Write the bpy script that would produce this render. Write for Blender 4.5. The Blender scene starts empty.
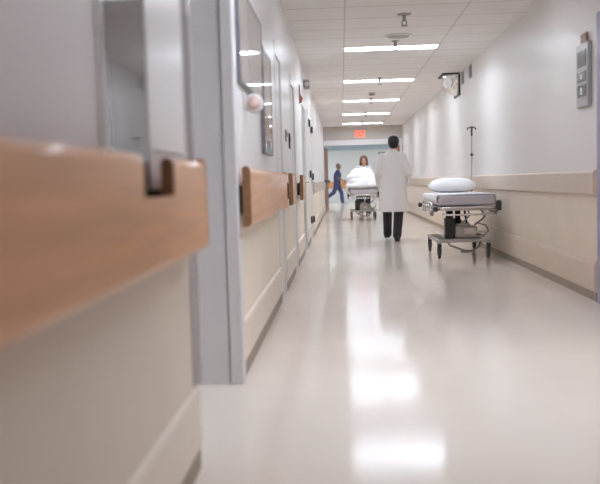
import bpy, bmesh, math, random
from mathutils import Vector, Matrix
random.seed(4)
SC = bpy.context.scene
COL = SC.collection
PI = math.pi

# ------------------------------------------------------------------ materials
def mat(name, col, rough=0.5, metal=0.0, spec=0.5, coat=0.0, noise=0.0, nscale=8.0, bump=0.0, bscale=60.0, stretch=(1, 1, 1), emit=None, estr=0.0, trans=0.0):
    m = bpy.data.materials.new(name); m.use_nodes = True
    nt = m.node_tree; b = nt.nodes['Principled BSDF']
    b.inputs['Base Color'].default_value = (*col, 1)
    b.inputs['Roughness'].default_value = rough
    b.inputs['Metallic'].default_value = metal
    b.inputs['Specular IOR Level'].default_value = spec
    b.inputs['Coat Weight'].default_value = coat
    b.inputs['Coat Roughness'].default_value = 0.08
    if trans: b.inputs['Transmission Weight'].default_value = trans
    if emit:
        b.inputs['Emission Color'].default_value = (*emit, 1)
        b.inputs['Emission Strength'].default_value = estr
    if noise or bump:
        tc = nt.nodes.new('ShaderNodeTexCoord'); mp = nt.nodes.new('ShaderNodeMapping')
        mp.inputs['Scale'].default_value = stretch
        nt.links.new(tc.outputs['Object'], mp.inputs['Vector'])
    if noise:
        n = nt.nodes.new('ShaderNodeTexNoise'); n.inputs['Scale'].default_value = nscale; n.inputs['Detail'].default_value = 5
        nt.links.new(mp.outputs['Vector'], n.inputs['Vector'])
        r = nt.nodes.new('ShaderNodeValToRGB')
        r.color_ramp.elements[0].position = 0.25; r.color_ramp.elements[1].position = 0.75
        r.color_ramp.elements[0].color = (*[c * (1 - noise) for c in col], 1)
        r.color_ramp.elements[1].color = (*[min(1, c * (1 + noise)) for c in col], 1)
        nt.links.new(n.outputs['Fac'], r.inputs['Fac']); nt.links.new(r.outputs['Color'], b.inputs['Base Color'])
    if bump:
        n2 = nt.nodes.new('ShaderNodeTexNoise'); n2.inputs['Scale'].default_value = bscale; n2.inputs['Detail'].default_value = 3
        nt.links.new(mp.outputs['Vector'], n2.inputs['Vector'])
        bp = nt.nodes.new('ShaderNodeBump'); bp.inputs['Strength'].default_value = bump; bp.inputs['Distance'].default_value = 0.01
        nt.links.new(n2.outputs['Fac'], bp.inputs['Height']); nt.links.new(bp.outputs['Normal'], b.inputs['Normal'])
    return m

def ceiling_material():
    m = mat('ceiling tile', (.87, .83, .80), .85)
    nt = m.node_tree; b = nt.nodes['Principled BSDF']
    tc = nt.nodes.new('ShaderNodeTexCoord'); sp = nt.nodes.new('ShaderNodeSeparateXYZ')
    nt.links.new(tc.outputs['Object'], sp.inputs[0])
    def line(out, off, step, half):
        a = nt.nodes.new('ShaderNodeMath'); a.operation = 'SUBTRACT'; nt.links.new(out, a.inputs[0]); a.inputs[1].default_value = off - step / 2
        w = nt.nodes.new('ShaderNodeMath'); w.operation = 'WRAP'; nt.links.new(a.outputs[0], w.inputs[0]); w.inputs[1].default_value = -step / 2; w.inputs[2].default_value = step / 2
        s = nt.nodes.new('ShaderNodeMath'); s.operation = 'SUBTRACT'; nt.links.new(out, s.inputs[0]); s.inputs[1].default_value = off
        w = nt.nodes.new('ShaderNodeMath'); w.operation = 'WRAP'; nt.links.new(s.outputs[0], w.inputs[0]); w.inputs[1].default_value = -step / 2; w.inputs[2].default_value = step / 2
        ab = nt.nodes.new('ShaderNodeMath'); ab.operation = 'ABSOLUTE'; nt.links.new(w.outputs[0], ab.inputs[0])
        c = nt.nodes.new('ShaderNodeMath'); c.operation = 'LESS_THAN'; nt.links.new(ab.outputs[0], c.inputs[0]); c.inputs[1].default_value = half
        return c.outputs[0]
    l1 = line(sp.outputs['Y'], LY0 - .305, .61, .012); l2 = line(sp.outputs['X'], LX0, LX1 - LX0, .008)
    mx = nt.nodes.new('ShaderNodeMath'); mx.operation = 'MAXIMUM'; nt.links.new(l1, mx.inputs[0]); nt.links.new(l2, mx.inputs[1])
    no = nt.nodes.new('ShaderNodeTexNoise'); no.inputs['Scale'].default_value = 2.5; nt.links.new(tc.outputs['Object'], no.inputs['Vector'])
    r = nt.nodes.new('ShaderNodeValToRGB'); r.color_ramp.elements[0].color = (.84, .80, .77, 1); r.color_ramp.elements[1].color = (.90, .865, .835, 1)
    nt.links.new(no.outputs['Fac'], r.inputs['Fac'])
    mi = nt.nodes.new('ShaderNodeMixRGB'); nt.links.new(mx.outputs[0], mi.inputs[0]); nt.links.new(r.outputs['Color'], mi.inputs[1]); mi.inputs[2].default_value = (.66, .61, .58, 1)
    nt.links.new(mi.outputs[0], b.inputs['Base Color'])
    return m

def floor_material():
    m = mat('polished vinyl floor', (.89, .80, .71), .12, spec=.18, noise=.05, nscale=.9)
    nt = m.node_tree; b = nt.nodes['Principled BSDF']
    tc = nt.nodes.new('ShaderNodeTexCoord'); n = nt.nodes.new('ShaderNodeTexNoise'); n.inputs['Scale'].default_value = 5; n.inputs['Detail'].default_value = 2
    nt.links.new(tc.outputs['Object'], n.inputs['Vector'])
    bp = nt.nodes.new('ShaderNodeBump'); bp.inputs['Strength'].default_value = .03; bp.inputs['Distance'].default_value = .02
    nt.links.new(n.outputs['Fac'], bp.inputs['Height']); nt.links.new(bp.outputs['Normal'], b.inputs['Normal'])
    r = nt.nodes.new('ShaderNodeMapRange'); r.inputs[3].default_value = .09; r.inputs[4].default_value = .155
    nt.links.new(n.outputs['Fac'], r.inputs[0]); nt.links.new(r.outputs[0], b.inputs['Roughness'])
    return m

LX0, LX1, LY0, LSTEP, LH = .08, 1.31, 11.35, 3.66, .165          # first fully seen light panel
M = {}
M['ceil'] = ceiling_material()
M['floor'] = floor_material()
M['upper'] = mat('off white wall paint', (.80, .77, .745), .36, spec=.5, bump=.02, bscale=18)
M['upper_left_lit'] = mat('white wall paint', (.93, .925, .92), .30, spec=.5, bump=.02, bscale=18)  # paint lightened to stand in for extra light falling on the left wall
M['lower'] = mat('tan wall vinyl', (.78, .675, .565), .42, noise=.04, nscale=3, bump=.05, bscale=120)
M['lower_left_lit'] = mat('cream wall vinyl', (.95, .85, .71), .42, noise=.03, nscale=3, bump=.05, bscale=120)  # cream vinyl, lightened further in place of light missing on this wall
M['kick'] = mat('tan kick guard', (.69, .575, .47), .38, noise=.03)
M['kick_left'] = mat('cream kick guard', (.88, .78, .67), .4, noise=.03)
M['cove'] = mat('dark cove base', (.36, .29, .23), .5)
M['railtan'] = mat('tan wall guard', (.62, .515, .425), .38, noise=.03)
M['wood'] = mat('honey wood', (.72, .36, .165), .36, coat=.25, noise=.16, nscale=5, stretch=(6, .35, 6))
M['endgrain'] = mat('brown end grain', (.33, .17, .08), .5, noise=.15, nscale=20)
M['bracket'] = mat('dark bracket', (.06, .035, .03), .5)
M['frame'] = mat('white door frame paint', (.84, .825, .835), .28, spec=.5)
M['near'] = mat('lilac shaded white wall', (.80, .755, .775), .35)  # white paint of the near stretch with its lilac shade put into the colour
M['reveal'] = mat('lilac grey door frame', (.80, .785, .80), .35)
M['leaf'] = mat('white door paint', (.84, .83, .82), .3)
M['leafgrey'] = mat('grey green door paint', (.55, .55, .51), .35)
M['steel'] = mat('brushed steel plate', (.50, .48, .46), .35, metal=.7)
M['chrome'] = mat('chrome', (.75, .73, .72), .16, metal=1)
M['greymetal'] = mat('grey painted metal', (.32, .29, .28), .4, metal=.4)
M['dark'] = mat('dark plastic', (.045, .04, .042), .45)
M['black'] = mat('black hinge', (.03, .03, .03), .4)
M['rubber'] = mat('grey rubber wheel', (.09, .08, .08), .6)
M['lens'] = mat('light lens', (.9, .9, .9), .5, emit=(.895, .98, 1.115), estr=25.0)
M['lensdim'] = mat('dim light lens', (.9, .9, .9), .5, emit=(.895, .98, 1.115), estr=9.5)
M['lensmid'] = mat('medium light lens', (.9, .9, .9), .5, emit=(.895, .98, 1.115), estr=3.2)
M['lensnear'] = mat('near light lens', (.9, .9, .9), .5, emit=(.895, .98, 1.115), estr=34.0)
M['lensfar'] = mat('added lobby light lens', (.9, .9, .9), .5, emit=(.86, .94, 1), estr=30.0)  # for the added lobby panels that replace daylight
M['white'] = mat('white enamel', (.80, .78, .76), .35)
M['glass'] = mat('smoked glass', (.13, .12, .14), .05, spec=.8)
M['boardface'] = mat('glazed pale board', (.50, .47, .46), .05, spec=.9)
M['boardface2'] = mat('glazed pale board second', (.56, .53, .51), .05, spec=.9)
M['alu'] = mat('grey aluminium frame', (.26, .25, .27), .35, metal=.4)
M['aculight'] = mat('clear plastic corner guard', (.68, .655, .68), .08, spec=.8)
M['linen'] = mat('white linen', (.93, .93, .945), .8, bump=.15, bscale=14)
M['vinyl'] = mat('mattress vinyl with lilac shade', (.60, .56, .60), .45)  # lilac grey shade of the end face put into the whole mattress colour
M['coat'] = mat('white lab coat cloth', (.80, .77, .75), .85, bump=.1, bscale=12)
M['skin'] = mat('skin', (.62, .38, .27), .55)
M['skin2'] = mat('darker skin', (.36, .20, .13), .55)
M['eye'] = mat('dark eyes', (.03, .02, .02), .3)
M['lip'] = mat('lips', (.45, .18, .15), .5)
M['hairblack'] = mat('black hair', (.015, .010, .012), .5, bump=.4, bscale=50)
M['hairbrown'] = mat('brown hair', (.17, .075, .045), .5, bump=.4, bscale=50)
M['hairgrey'] = mat('ash brown hair', (.22, .17, .16), .6, bump=.4, bscale=50)
M['trouser'] = mat('dark trousers', (.022, .016, .020), .8)
M['shoe'] = mat('black shoe leather', (.018, .014, .014), .35)
M['scrub'] = mat('blue scrubs', (.075, .085, .215), .85, bump=.1, bscale=14)
M['navy'] = mat('dark navy scrubs', (.05, .035, .05), .85)
M['shoewhite'] = mat('pale shoe', (.55, .53, .55), .5)
M['doorbrown'] = mat('brown wood door', (.30, .12, .075), .4, noise=.15, nscale=4, stretch=(4, 4, .4))
M['header'] = mat('beige header paint', (.58, .53, .48), .5)
M['farwall'] = mat('cool white wall paint', (.80, .84, .87), .5)
M['farblue'] = mat('pale blue soffit paint', (.52, .65, .76), .5)
M['farfloor'] = M['floor']
M['bluepane'] = mat('blue grey window glass', (.30, .40, .46), .08, spec=.7)
M['lavender'] = mat('lavender door frame', (.30, .285, .44), .35)
M['lavleaf'] = mat('lavender grey door', (.42, .40, .50), .4)
M['exitred'] = mat('red exit letters', (.8, .08, .03), .5, emit=(1, .10, .03), estr=1.3)
M['exitface'] = mat('exit sign face', (.85, .52, .42), .4)
M['red'] = mat('red sign', (.38, .13, .09), .5)
M['tantab'] = mat('tan tab', (.38, .26, .21), .5)
M['pinkface'] = mat('pink label', (.74, .52, .47), .35)
M['screen'] = mat('dark display', (.06, .058, .065), .2)
M['silver'] = mat('silver panel', (.42, .41, .41), .35, metal=.5)
M['mirror'] = mat('convex mirror', (.85, .84, .83), .04, metal=1)
M['duct'] = mat('grey plastic', (.40, .37, .36), .5)
M['paper'] = mat('paper notice', (.55, .40, .30), .6)

# ------------------------------------------------------------------ mesh helpers
class MB:
    def __init__(s): s.bm = bmesh.new()
    def box(s, x0, x1, y0, y1, z0, z1, bev=0.0, seg=2, mi=0):
        ret = bmesh.ops.create_cube(s.bm, size=1)
        vs = ret['verts']
        for v in vs:
            v.co = Vector(((x0 + x1) / 2 + v.co.x * (x1 - x0), (y0 + y1) / 2 + v.co.y * (y1 - y0), (z0 + z1) / 2 + v.co.z * (z1 - z0)))
        fs = set(f for v in vs for f in v.link_faces)
        for f in fs: f.material_index = mi
        if bev:
            es = list(set(e for v in vs for e in v.link_edges))
            r = bmesh.ops.bevel(s.bm, geom=es, offset=bev, segments=seg, affect='EDGES', profile=.5)
            for f in r['faces']: f.material_index = mi; f.smooth = True
        return s
    def quad(s, pts, mi=0):
        f = s.bm.faces.new([s.bm.verts.new(p) for p in pts]); f.material_index = mi; return s
    def prism(s, poly, axis, a, b, mi=0, bev=0.0):
        """poly: 2-D points in the other two axes (cyclic order), extruded from a to b along axis"""
        def P(u, v, t):
            return {0: (t, u, v), 1: (u, t, v), 2: (u, v, t)}[axis]
        A = [s.bm.verts.new(P(u, v, a)) for u, v in poly]; B = [s.bm.verts.new(P(u, v, b)) for u, v in poly]
        n = len(poly); fs = [s.bm.faces.new(A[::-1]), s.bm.faces.new(B)]
        for i in range(n): fs.append(s.bm.faces.new((A[i], A[(i + 1) % n], B[(i + 1) % n], B[i])))
        for f in fs: f.material_index = mi
        bmesh.ops.recalc_face_normals(s.bm, faces=fs)
        if bev:
            es = list(set(e for f in fs for e in f.edges))
            r = bmesh.ops.bevel(s.bm, geom=es, offset=bev, segments=2, affect='EDGES', profile=.5)
            for f in r['faces']: f.material_index = mi; f.smooth = True
        return s
    def cyl(s, p0, p1, r0, r1=None, n=16, mi=0, cap=True):
        p0 = Vector(p0); p1 = Vector(p1); r1 = r0 if r1 is None else r1
        d = (p1 - p0).normalized(); u = d.orthogonal().normalized(); w = d.cross(u)
        A = []; B = []
        for i in range(n):
            a = 2 * PI * i / n; q = u * math.cos(a) + w * math.sin(a)
            A.append(s.bm.verts.new(p0 + q * r0)); B.append(s.bm.verts.new(p1 + q * r1))
        for i in range(n):
            f = s.bm.faces.new((A[i], A[(i + 1) % n], B[(i + 1) % n], B[i])); f.smooth = True; f.material_index = mi
        if cap:
            f = s.bm.faces.new(A[::-1]); f.material_index = mi; f = s.bm.faces.new(B); f.material_index = mi
        return s
    def ell(s, c, r, rot=None, seg=20, mi=0):
        if not hasattr(r, '__len__'): r = (r, r, r)
        mt = Matrix.Translation(c) @ (rot.to_4x4() if rot else Matrix.Identity(4)) @ Matrix.Diagonal((*r, 1))
        ret = bmesh.ops.create_uvsphere(s.bm, u_segments=seg, v_segments=max(8, seg // 2), radius=1, matrix=mt)
        for f in set(f for v in ret['verts'] for f in v.link_faces): f.smooth = True; f.material_index = mi
        return s
    def cap(s, p0, p1, r0, r1=None, n=14):
        r1 = r0 if r1 is None else r1
        s.cyl(p0, p1, r0, r1, n); s.ell(p0, r0, seg=n); s.ell(p1, r1, seg=n); return s
    def chain(s, pts, rs, n=14):
        for i in range(len(pts) - 1): s.cap(pts[i], pts[i + 1], rs[i], rs[i + 1], n)
        return s
    def tube(s, pts, r, n=10, closed=False, mi=0):
        pts = [Vector(p) for p in pts]; N = len(pts); rings = []; prev = None
        for i, p in enumerate(pts):
            if closed: d = (pts[(i + 1) % N] - pts[i - 1]).normalized()
            else: d = (pts[min(i + 1, N - 1)] - pts[max(i - 1, 0)]).normalized()
            u = d.orthogonal().normalized() if prev is None else (prev - d * prev.dot(d)).normalized()
            prev = u; w = d.cross(u)
            rings.append([s.bm.verts.new(p + (u * math.cos(2 * PI * k / n) + w * math.sin(2 * PI * k / n)) * r) for k in range(n)])
        for i in range(N if closed else N - 1):
            A, B = rings[i], rings[(i + 1) % N]
            for k in range(n):
                f = s.bm.faces.new((A[k], A[(k + 1) % n], B[(k + 1) % n], B[k])); f.smooth = True; f.material_index = mi
        if not closed:
            s.bm.faces.new(rings[0][::-1]).material_index = mi; s.bm.faces.new(rings[-1]).material_index = mi
        return s
    def lathe(s, prof, c, n=24, axis=2, mi=0):
        """prof: (radius, height) list around axis through c"""
        rings = []
        for r, h in prof:
            ring = []
            for k in range(n):
                a = 2 * PI * k / n; x, y = r * math.cos(a), r * math.sin(a)
                p = {2: (x, y, h), 0: (h, x, y), 1: (y, h, x)}[axis]
                ring.append(s.bm.verts.new(Vector(c) + Vector(p)))
            rings.append(ring)
        for A, B in zip(rings, rings[1:]):
            for k in range(n):
                f = s.bm.faces.new((A[k], A[(k + 1) % n], B[(k + 1) % n], B[k])); f.smooth = True; f.material_index = mi
        s.bm.faces.new(rings[0][::-1]).material_index = mi; s.bm.faces.new(rings[-1]).material_index = mi
        return s
    def loft(s, rings):
        """rings: lists of points, equal length; closed solid"""
        R = [[s.bm.verts.new(p) for p in r] for r in rings]; n = len(R[0])
        for A, B in zip(R, R[1:]):
            for k in range(n):
                f = s.bm.faces.new((A[k], A[(k + 1) % n], B[(k + 1) % n], B[k])); f.smooth = True
        s.bm.faces.new(R[0][::-1]); s.bm.faces.new(R[-1])
        return s

def world_off(parent):
    o = Vector((0, 0, 0))
    while parent is not None: o += parent.location; parent = parent.parent
    return o
def link(name, me, mats, parent):
    for m in (mats if isinstance(mats, (list, tuple)) else [mats]): me.materials.append(m)
    o = bpy.data.objects.new(name, me); COL.objects.link(o)
    if parent is not None: o.parent = parent
    return o
def obj(name, mb, mats, parent=None, loc=None):
    """one mesh object; coordinates are world ones at build time; loc = origin of a top-level mesh"""
    off = world_off(parent)
    if loc is not None: off = Vector(loc)
    bmesh.ops.recalc_face_normals(mb.bm, faces=mb.bm.faces[:])
    bmesh.ops.translate(mb.bm, verts=mb.bm.verts[:], vec=-off)
    me = bpy.data.meshes.new(name); mb.bm.to_mesh(me); mb.bm.free()
    o = link(name, me, mats, parent)
    if loc is not None: o.location = loc
    return o
def remeshed(name, mb, mats, parent=None, voxel=.008, smooth=6, fac=.5):
    off = world_off(parent)
    bmesh.ops.recalc_face_normals(mb.bm, faces=mb.bm.faces[:])
    me = bpy.data.meshes.new(name + '_src'); mb.bm.to_mesh(me); mb.bm.free()
    t = bpy.data.objects.new('tmp', me); COL.objects.link(t)
    r = t.modifiers.new('r', 'REMESH'); r.mode = 'VOXEL'; r.voxel_size = voxel
    if smooth:
        sm = t.modifiers.new('s', 'SMOOTH'); sm.iterations = smooth; sm.factor = fac
    dg = bpy.context.evaluated_depsgraph_get(); dg.update()
    new = bpy.data.meshes.new_from_object(t.evaluated_get(dg))
    new.name = name; new.materials.clear()
    bpy.data.objects.remove(t); bpy.data.meshes.remove(me)
    new.transform(Matrix.Translation(-off))
    for p in new.polygons: p.use_smooth = True
    return link(name, new, mats, parent)
def tag(o, label, cat, group=None):
    o['label'] = label; o['category'] = cat
    if group: o['group'] = group
    return o
def thing(name, label, cat, loc=(0, 0, 0), group=None):
    o = bpy.data.objects.new(name, None); COL.objects.link(o); o.location = loc; o.empty_display_size = .1
    return tag(o, label, cat, group)
def struct(o):
    o['kind'] = 'structure'; return o
def dup(root, loc, label=None):
    c = root.copy(); COL.objects.link(c); c.location = loc
    if label: c['label'] = label
    for ch in root.children:
        d = ch.copy(); COL.objects.link(d); d.parent = c
        for g in ch.children:
            e = g.copy(); COL.objects.link(e); e.parent = d
    return c

# ------------------------------------------------------------------ setting
WL, WR, H = -.53, 1.99, 2.72
YB, YH, YE = -5.0, 27.3, 40.0        # wall behind the camera, header, end wall
struct(obj('floor', MB().box(-4.2, 5.6, YB - .2, YE + .2, -.12, 0), M['floor']))

lights_y = [LY0 + LSTEP * k for k in range(-4, 5)]
c = MB()
yb = [YB]
for y in lights_y: yb += [y - LH, y + LH]
yb.append(YH)
xb = [WL - .05, LX0, LX1, WR + .05]
for j in range(len(yb) - 1):
    for i in range(3):
        if i == 1 and j % 2 == 1: continue
        c.box(xb[i], xb[i + 1], yb[j], yb[j + 1], H, H + .02)
struct(obj('ceiling', c, M['ceil']))
struct(obj('wall_back', MB().box(WL - .2, WR + .2, YB - .2, YB, 0, H), M['upper']))

# left wall: (y0, y1) of solid stretches, openings between
DOORH = 2.13
openL = [(2.97, 4.2, .52), (7.15, 7.85, .10), (9.35, 10.05, .10), (11.75, 12.95, .10), (14.3, 15.6, .10)]
edges = [YB] + [v for a, b, d in openL for v in (a, b)] + [YH]
w = MB()
for k in range(0, len(edges), 2):
    a, b = edges[k], edges[k + 1]
    up = 2 if k == 0 else 0
    w.box(WL - .25, WL, a, b, .95, H, mi=up); w.box(WL - .25, WL, a, b, 0, .95, mi=3 if k == 0 else 1)  # nearest stretch: same wall, its shade put in as lilac above and tan below
for a, b, d in openL:
    w.box(WL - .25, WL, a, b, DOORH, H, mi=0)
# deep niche behind the first opening
a, b, d = openL[0]
w.box(WL - .9, WL - .25, a - .12, a, 0, H, mi=0); w.box(WL - .9, WL - .25, b, b + .12, 0, H, mi=0); w.box(WL - .9, WL - .75, a, b, 0, H, mi=0)
w.box(WL - .75, WL - .25, a, b, DOORH, DOORH + .1, mi=0)
struct(obj('wall_left', w, [M['upper_left_lit'], M['lower_left_lit'], M['near'], M['lower']]))
w = MB(); w.box(WR, WR + .2, YB, 5.45, .95, H).box(WR, WR + .2, YB, 5.45, 0, .95, mi=1)
w.box(WR, WR + .2, 6.62, YH, .95, H).box(WR, WR + .2, 6.62, YH, 0, .95, mi=1).box(WR, WR + .2, 5.45, 6.62, DOORH, H)
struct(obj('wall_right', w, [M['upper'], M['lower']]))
w = MB().box(WL - .07, WR + .2, YH, YH + .2, 2.14, H).box(1.94, WR + .2, YH, YH + .2, 0, 2.14).box(-4, -.64, YH, YH + .2, 0, H).box(WR + .2, 5.4, YH, YH + .2, 0, H).box(-.64, WL-.07, YH, YH + .2, 2.14, H)
struct(obj('wall_header', w, M['header']))
t = MB().box(-.66, WR, YH - .03, YH, 2.13, 2.30, .008).box(-.66, -.60, YH - .03, YH + .2, 0, 2.13, .008).box(1.90, 1.96, YH - .03, YH + .2, 0, 2.13, .008)
struct(obj('trim_1', t, M['frame']))

# kick guards with a dark cove base under them
def kick_profile(sgn, x):   # sgn +1: stands off a wall whose face looks to +x
    p = [(0, .07), (.012, .075), (.017, .09), (.017, .265), (.012, .285), (0, .29)]
    return [(x + sgn * u, v) for u, v in p]
lsegs = [(YB, 2.93), (4.28, 7.13), (7.87, 9.33), (10.07, 11.73), (12.97, 14.28), (15.62, YH - .05)]
k = MB()
for a, b in lsegs: k.prism(kick_profile(1, WL), 1, a, b)
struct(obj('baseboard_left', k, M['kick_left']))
k = MB()
for a, b in lsegs: k.box(WL, WL + .012, a, b, 0, .07)
struct(obj('trim_2', k, M['cove']))
rsegs = [(YB, 5.35), (6.72, YH - .05)]
k = MB(); k2 = MB()
for a, b in rsegs:
    k.prism([(WR - u, v) for u, v in [(0, .07), (.022, .075), (.03, .10), (.03, .285), (.02, .315), (0, .32)]], 1, a, b)
    k2.box(WR - .012, WR, a, b, 0, .07)
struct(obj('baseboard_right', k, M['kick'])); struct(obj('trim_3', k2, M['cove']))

# doors of the left wall
def left_door(n, a, b, depth, leafmat, kick=None, push=None, hinges=None):
    root = thing('door_%d' % n, 'x', 'door', (WL - depth, (a + b) / 2, 0)); del root['label']; del root['category']; struct(root)
    f = MB()
    f.box(WL - .24, WL + .006, a - .055, a + .045, 0, DOORH + .05, .006).box(WL - .24, WL + .006, b - .045, b + .055, 0, DOORH + .05, .006)
    f.box(WL - .24, WL + .006, a + .045, b - .045, DOORH - .045, DOORH + .05, .006)
    obj('door_frame', f, M['frame'], root)
    x = WL - depth
    obj('door_leaf', MB().box(x - .045, x, a + .047, b - .047, .012, DOORH - .047, .004), leafmat, root)
    if kick: obj('kick_plate', MB().box(x, x + .004, a + .08, b - .08, .10, .72, .001), kick, root)
    if push: obj('push_plate', MB().box(x, x + .006, a + .08, a + .30, 1.04, 1.22, .001), push, root)
    h = MB().cyl((x, b - .12, 1.0), (x + .05, b - .12, 1.0), .012).cyl((x + .05, b - .12, 1.0), (x + .05, b - .24, 1.0), .011).cyl((x, b - .12, 1.0), (x + .012, b - .12, 1.0), .03)
    obj('door_handle', h, M['chrome'], root)
    if hinges:
        for z in hinges:
            hb = MB().cyl((WL + .025, a + .05, z - .06), (WL + .025, a + .05, z + .06), .014).box(WL + .008, WL + .018, a + .02, a + .10, z - .055, z + .055, .002)
            obj('hinge', hb, M['black'], root)
            hb = MB().cyl((WL + .025, b - .05, z - .10), (WL + .025, b - .05, z + .02), .014).box(WL + .008, WL + .018, b - .10, b - .02, z - .095, z + .015, .002)
            obj('hinge', hb, M['black'], root)
    return root
left_door(2, 7.15, 7.85, .012, M['leaf'], M['kick_left'])
left_door(3, 9.35, 10.05, .012, M['leaf'])
left_door(4, 11.75, 12.95, .010, M['leafgrey'], M['steel'], M['steel'])
left_door(5, 14.3, 15.6, .012, M['leaf'], None, None, (.36, 1.13, 1.98))
# the deep first opening
a, b = 2.97, 4.2
root = thing('door_1', 'x', 'x', (WL - .6, 3.6, 0)); del root['label']; del root['category']; struct(root)
f = MB().box(WL - .75, WL - .02, b - .03, b - .002, 0, DOORH, 0).box(WL - .06, WL + .02, b - .03, b + .10, 0, DOORH + .06, .012, 3)
f.box(WL - .75, WL - .02, a + .002, a + .04, 0, DOORH).box(WL - .75, WL + .012, a + .04, b - .012, DOORH - .03, DOORH + .05, .006)
obj('door_frame', f, M['reveal'], root)
obj('door_casing', MB().box(WL - .045, WL + .024, b - .036, b + .004, 0, DOORH + .06, .012, 3), M['frame'], root)
obj('door_leaf', MB().box(WL - .70, WL - .655, a + .045, b - .032, .012, DOORH - .035, .004), M['leaf'], root)
obj('door_handle', MB().cyl((WL - .655, b - .12, 1.0), (WL - .60, b - .12, 1.0), .012).cyl((WL - .60, b - .12, 1.0), (WL - .60, b - .25, 1.0), .011), M['chrome'], root)
# door at the right edge of the picture
root = thing('door_6', 'x', 'x', (WR, 6.0, 0)); del root['label']; del root['category']; struct(root)
f = MB().box(WR - .025, WR + .19, 6.53, 6.66, 0, DOORH + .09, .006).box(WR - .025, WR + .19, 5.37, 5.50, 0, DOORH + .09, .006).box(WR - .025, WR + .19, 5.50, 6.53, DOORH - .04, DOORH + .09, .006)
obj('door_frame', f, M['lavender'], root)
obj('door_leaf', MB().box(WR + .06, WR + .105, 5.502, 6.528, .012, DOORH - .042, .004), M['lavleaf'], root)
obj('door_handle', MB().cyl((WR + .06, 5.62, 1.0), (WR + .01, 5.62, 1.0), .012).cyl((WR + .01, 5.62, 1.0), (WR + .01, 5.74, 1.0), .011), M['chrome'], root)

# clear corner guard on the end of the near wall
pg = [(WL + .001, 2.89), (WL + .006, 2.89), (WL + .006, 2.936)] + [(WL + .004 + .018 * math.cos(k * PI / 24), 2.954 + .018 * math.sin(k * PI / 24)) for k in range(-11, 12)] + [(WL + .001, 2.974)]
g = MB().prism(pg, 2, .30, 2.3)
for f in g.bm.faces: f.smooth = f.calc_area() < .006
tag(obj('corner_guard', g, M['aculight'], None, (WL, 2.95, .3)), 'clear glossy plastic guard on the wall corner at end of nearest wooden rail', 'corner guard')
struct(obj('trim_4', MB().box(WL, WL + .008, 2.34, 2.86, 1.1, H - .01, .003), M['frame']))
# dark glass panel in the near wall
root = thing('window_1', 'x', 'x', (WL, 2.1, .9)); del root['label']; del root['category']; struct(root)
obj('pane', MB().box(WL, WL + .006, 1.90, 2.32, .84, 2.5, .001), M['glass'], root)
obj('window_frame', MB().box(WL, WL + .007, 1.87, 1.90, .84, 2.53, .003).box(WL, WL + .009, 2.32, 2.34, .84, 2.53, .003).box(WL, WL + .012, 1.90, 2.32, 2.5, 2.53, .003), M['frame'], root)

# ------------------------------------------------------------------ wooden rails, left wall
def rail_profile(x0, x1, z0, z1, r=.018):
    return [(x0, z0), (x1 - r, z0), (x1 - r * .3, z0 + r * .3), (x1, z0 + r), (x1, z1 - r), (x1 - r * .3, z1 - r * .3), (x1 - r, z1), (x0 + r * .6, z1), (x0, z1 - r * .6)]
RX0, RX1, RZ0, RZ1 = WL + .043, WL + .078, .785, 1.076
def wood_rail(y0, y1, label, notch=None, brackets=None):
    root = thing('crash_rail', label, 'rail', (WL + .05, (y0 + y1) / 2, RZ0), 'wooden crash rails on the left wall')
    if notch:
        n0, n1, nz = notch
        m = MB().prism([(RX0, RZ0), (RX1 - .018, RZ0), (RX1 - .005, RZ0 + .005), (RX1, RZ0 + .018), (RX1, nz), (RX0, nz)], 1, y0 + .012, y1 - .012)
        m.prism([(RX0, nz), (RX1, nz), (RX1, RZ1 - .018), (RX1 - .005, RZ1 - .005), (RX1 - .018, RZ1), (RX0 + .01, RZ1), (RX0, RZ1 - .01)], 1, y0 + .012, n0)
        m.prism([(RX0, nz), (RX1, nz), (RX1, RZ1 - .018), (RX1 - .005, RZ1 - .005), (RX1 - .018, RZ1), (RX0 + .01, RZ1), (RX0, RZ1 - .01)], 1, n1 + .014, y1 - .012)
    else:
        m = MB().prism(rail_profile(RX0, RX1, RZ0, RZ1), 1, y0 + .012, y1 - .012)
    bd = obj('board', m, M['wood'], root)
    ends = [(y0, y0 + .012), (y1 - .012, y1)]
    for a, b in ends: obj('end_face', MB().prism(rail_profile(RX0 - .004, RX1 + .002, RZ0, RZ1 + .012, .02), 1, a, b), M['endgrain'] if a == y0 else M['wood'], root)
    if notch: obj('notch_face', MB().prism(rail_profile(RX0, RX1, nz, RZ1), 1, n1, n1 + .014), M['endgrain'], root)
    for y in brackets or (y0 + .03, y1 - .15):
        obj('bracket', MB().box(WL, RX0, y, y + .10, RZ0 + .06, RZ1 - .085), M['bracket'], root)
    return root
wood_rail(.35, 2.84, 'long honey wood crash rail nearest the camera, with a notch cut in its top', (1.94, 2.29, .972), (.6, 1.3, 2.305))
wood_rail(4.22, 7.12, 'honey wood crash rail below the two glazed boards, just past the first doorway')
wood_rail(7.95, 8.5, 'short honey wood rail with brown end, first one past the glazed boards')
wood_rail(10.1, 10.7, 'short honey wood rail nearest the grey door, farthest wooden one on left wall')
root = thing('wall_guard', 'tan grey guard rail along far left wall beyond the black hinges', 'rail', (WL, 21, .8))
obj('guard_strip', MB().prism([(WL, .78), (WL + .02, .78), (WL + .035, .80), (WL + .035, .98), (WL + .02, 1.0), (WL, 1.0)], 1, 15.7, 27.15), M['railtan'], root)
obj('end_cap', MB().prism([(WL, .775), (WL + .022, .775), (WL + .04, .80), (WL + .04, .98), (WL + .022, 1.005), (WL, 1.005)], 1, 15.66, 15.7), M['railtan'], root)
root = thing('wall_guard', 'long tan guard rail running the length of the right wall', 'rail', (WR, 16, .83))
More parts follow.
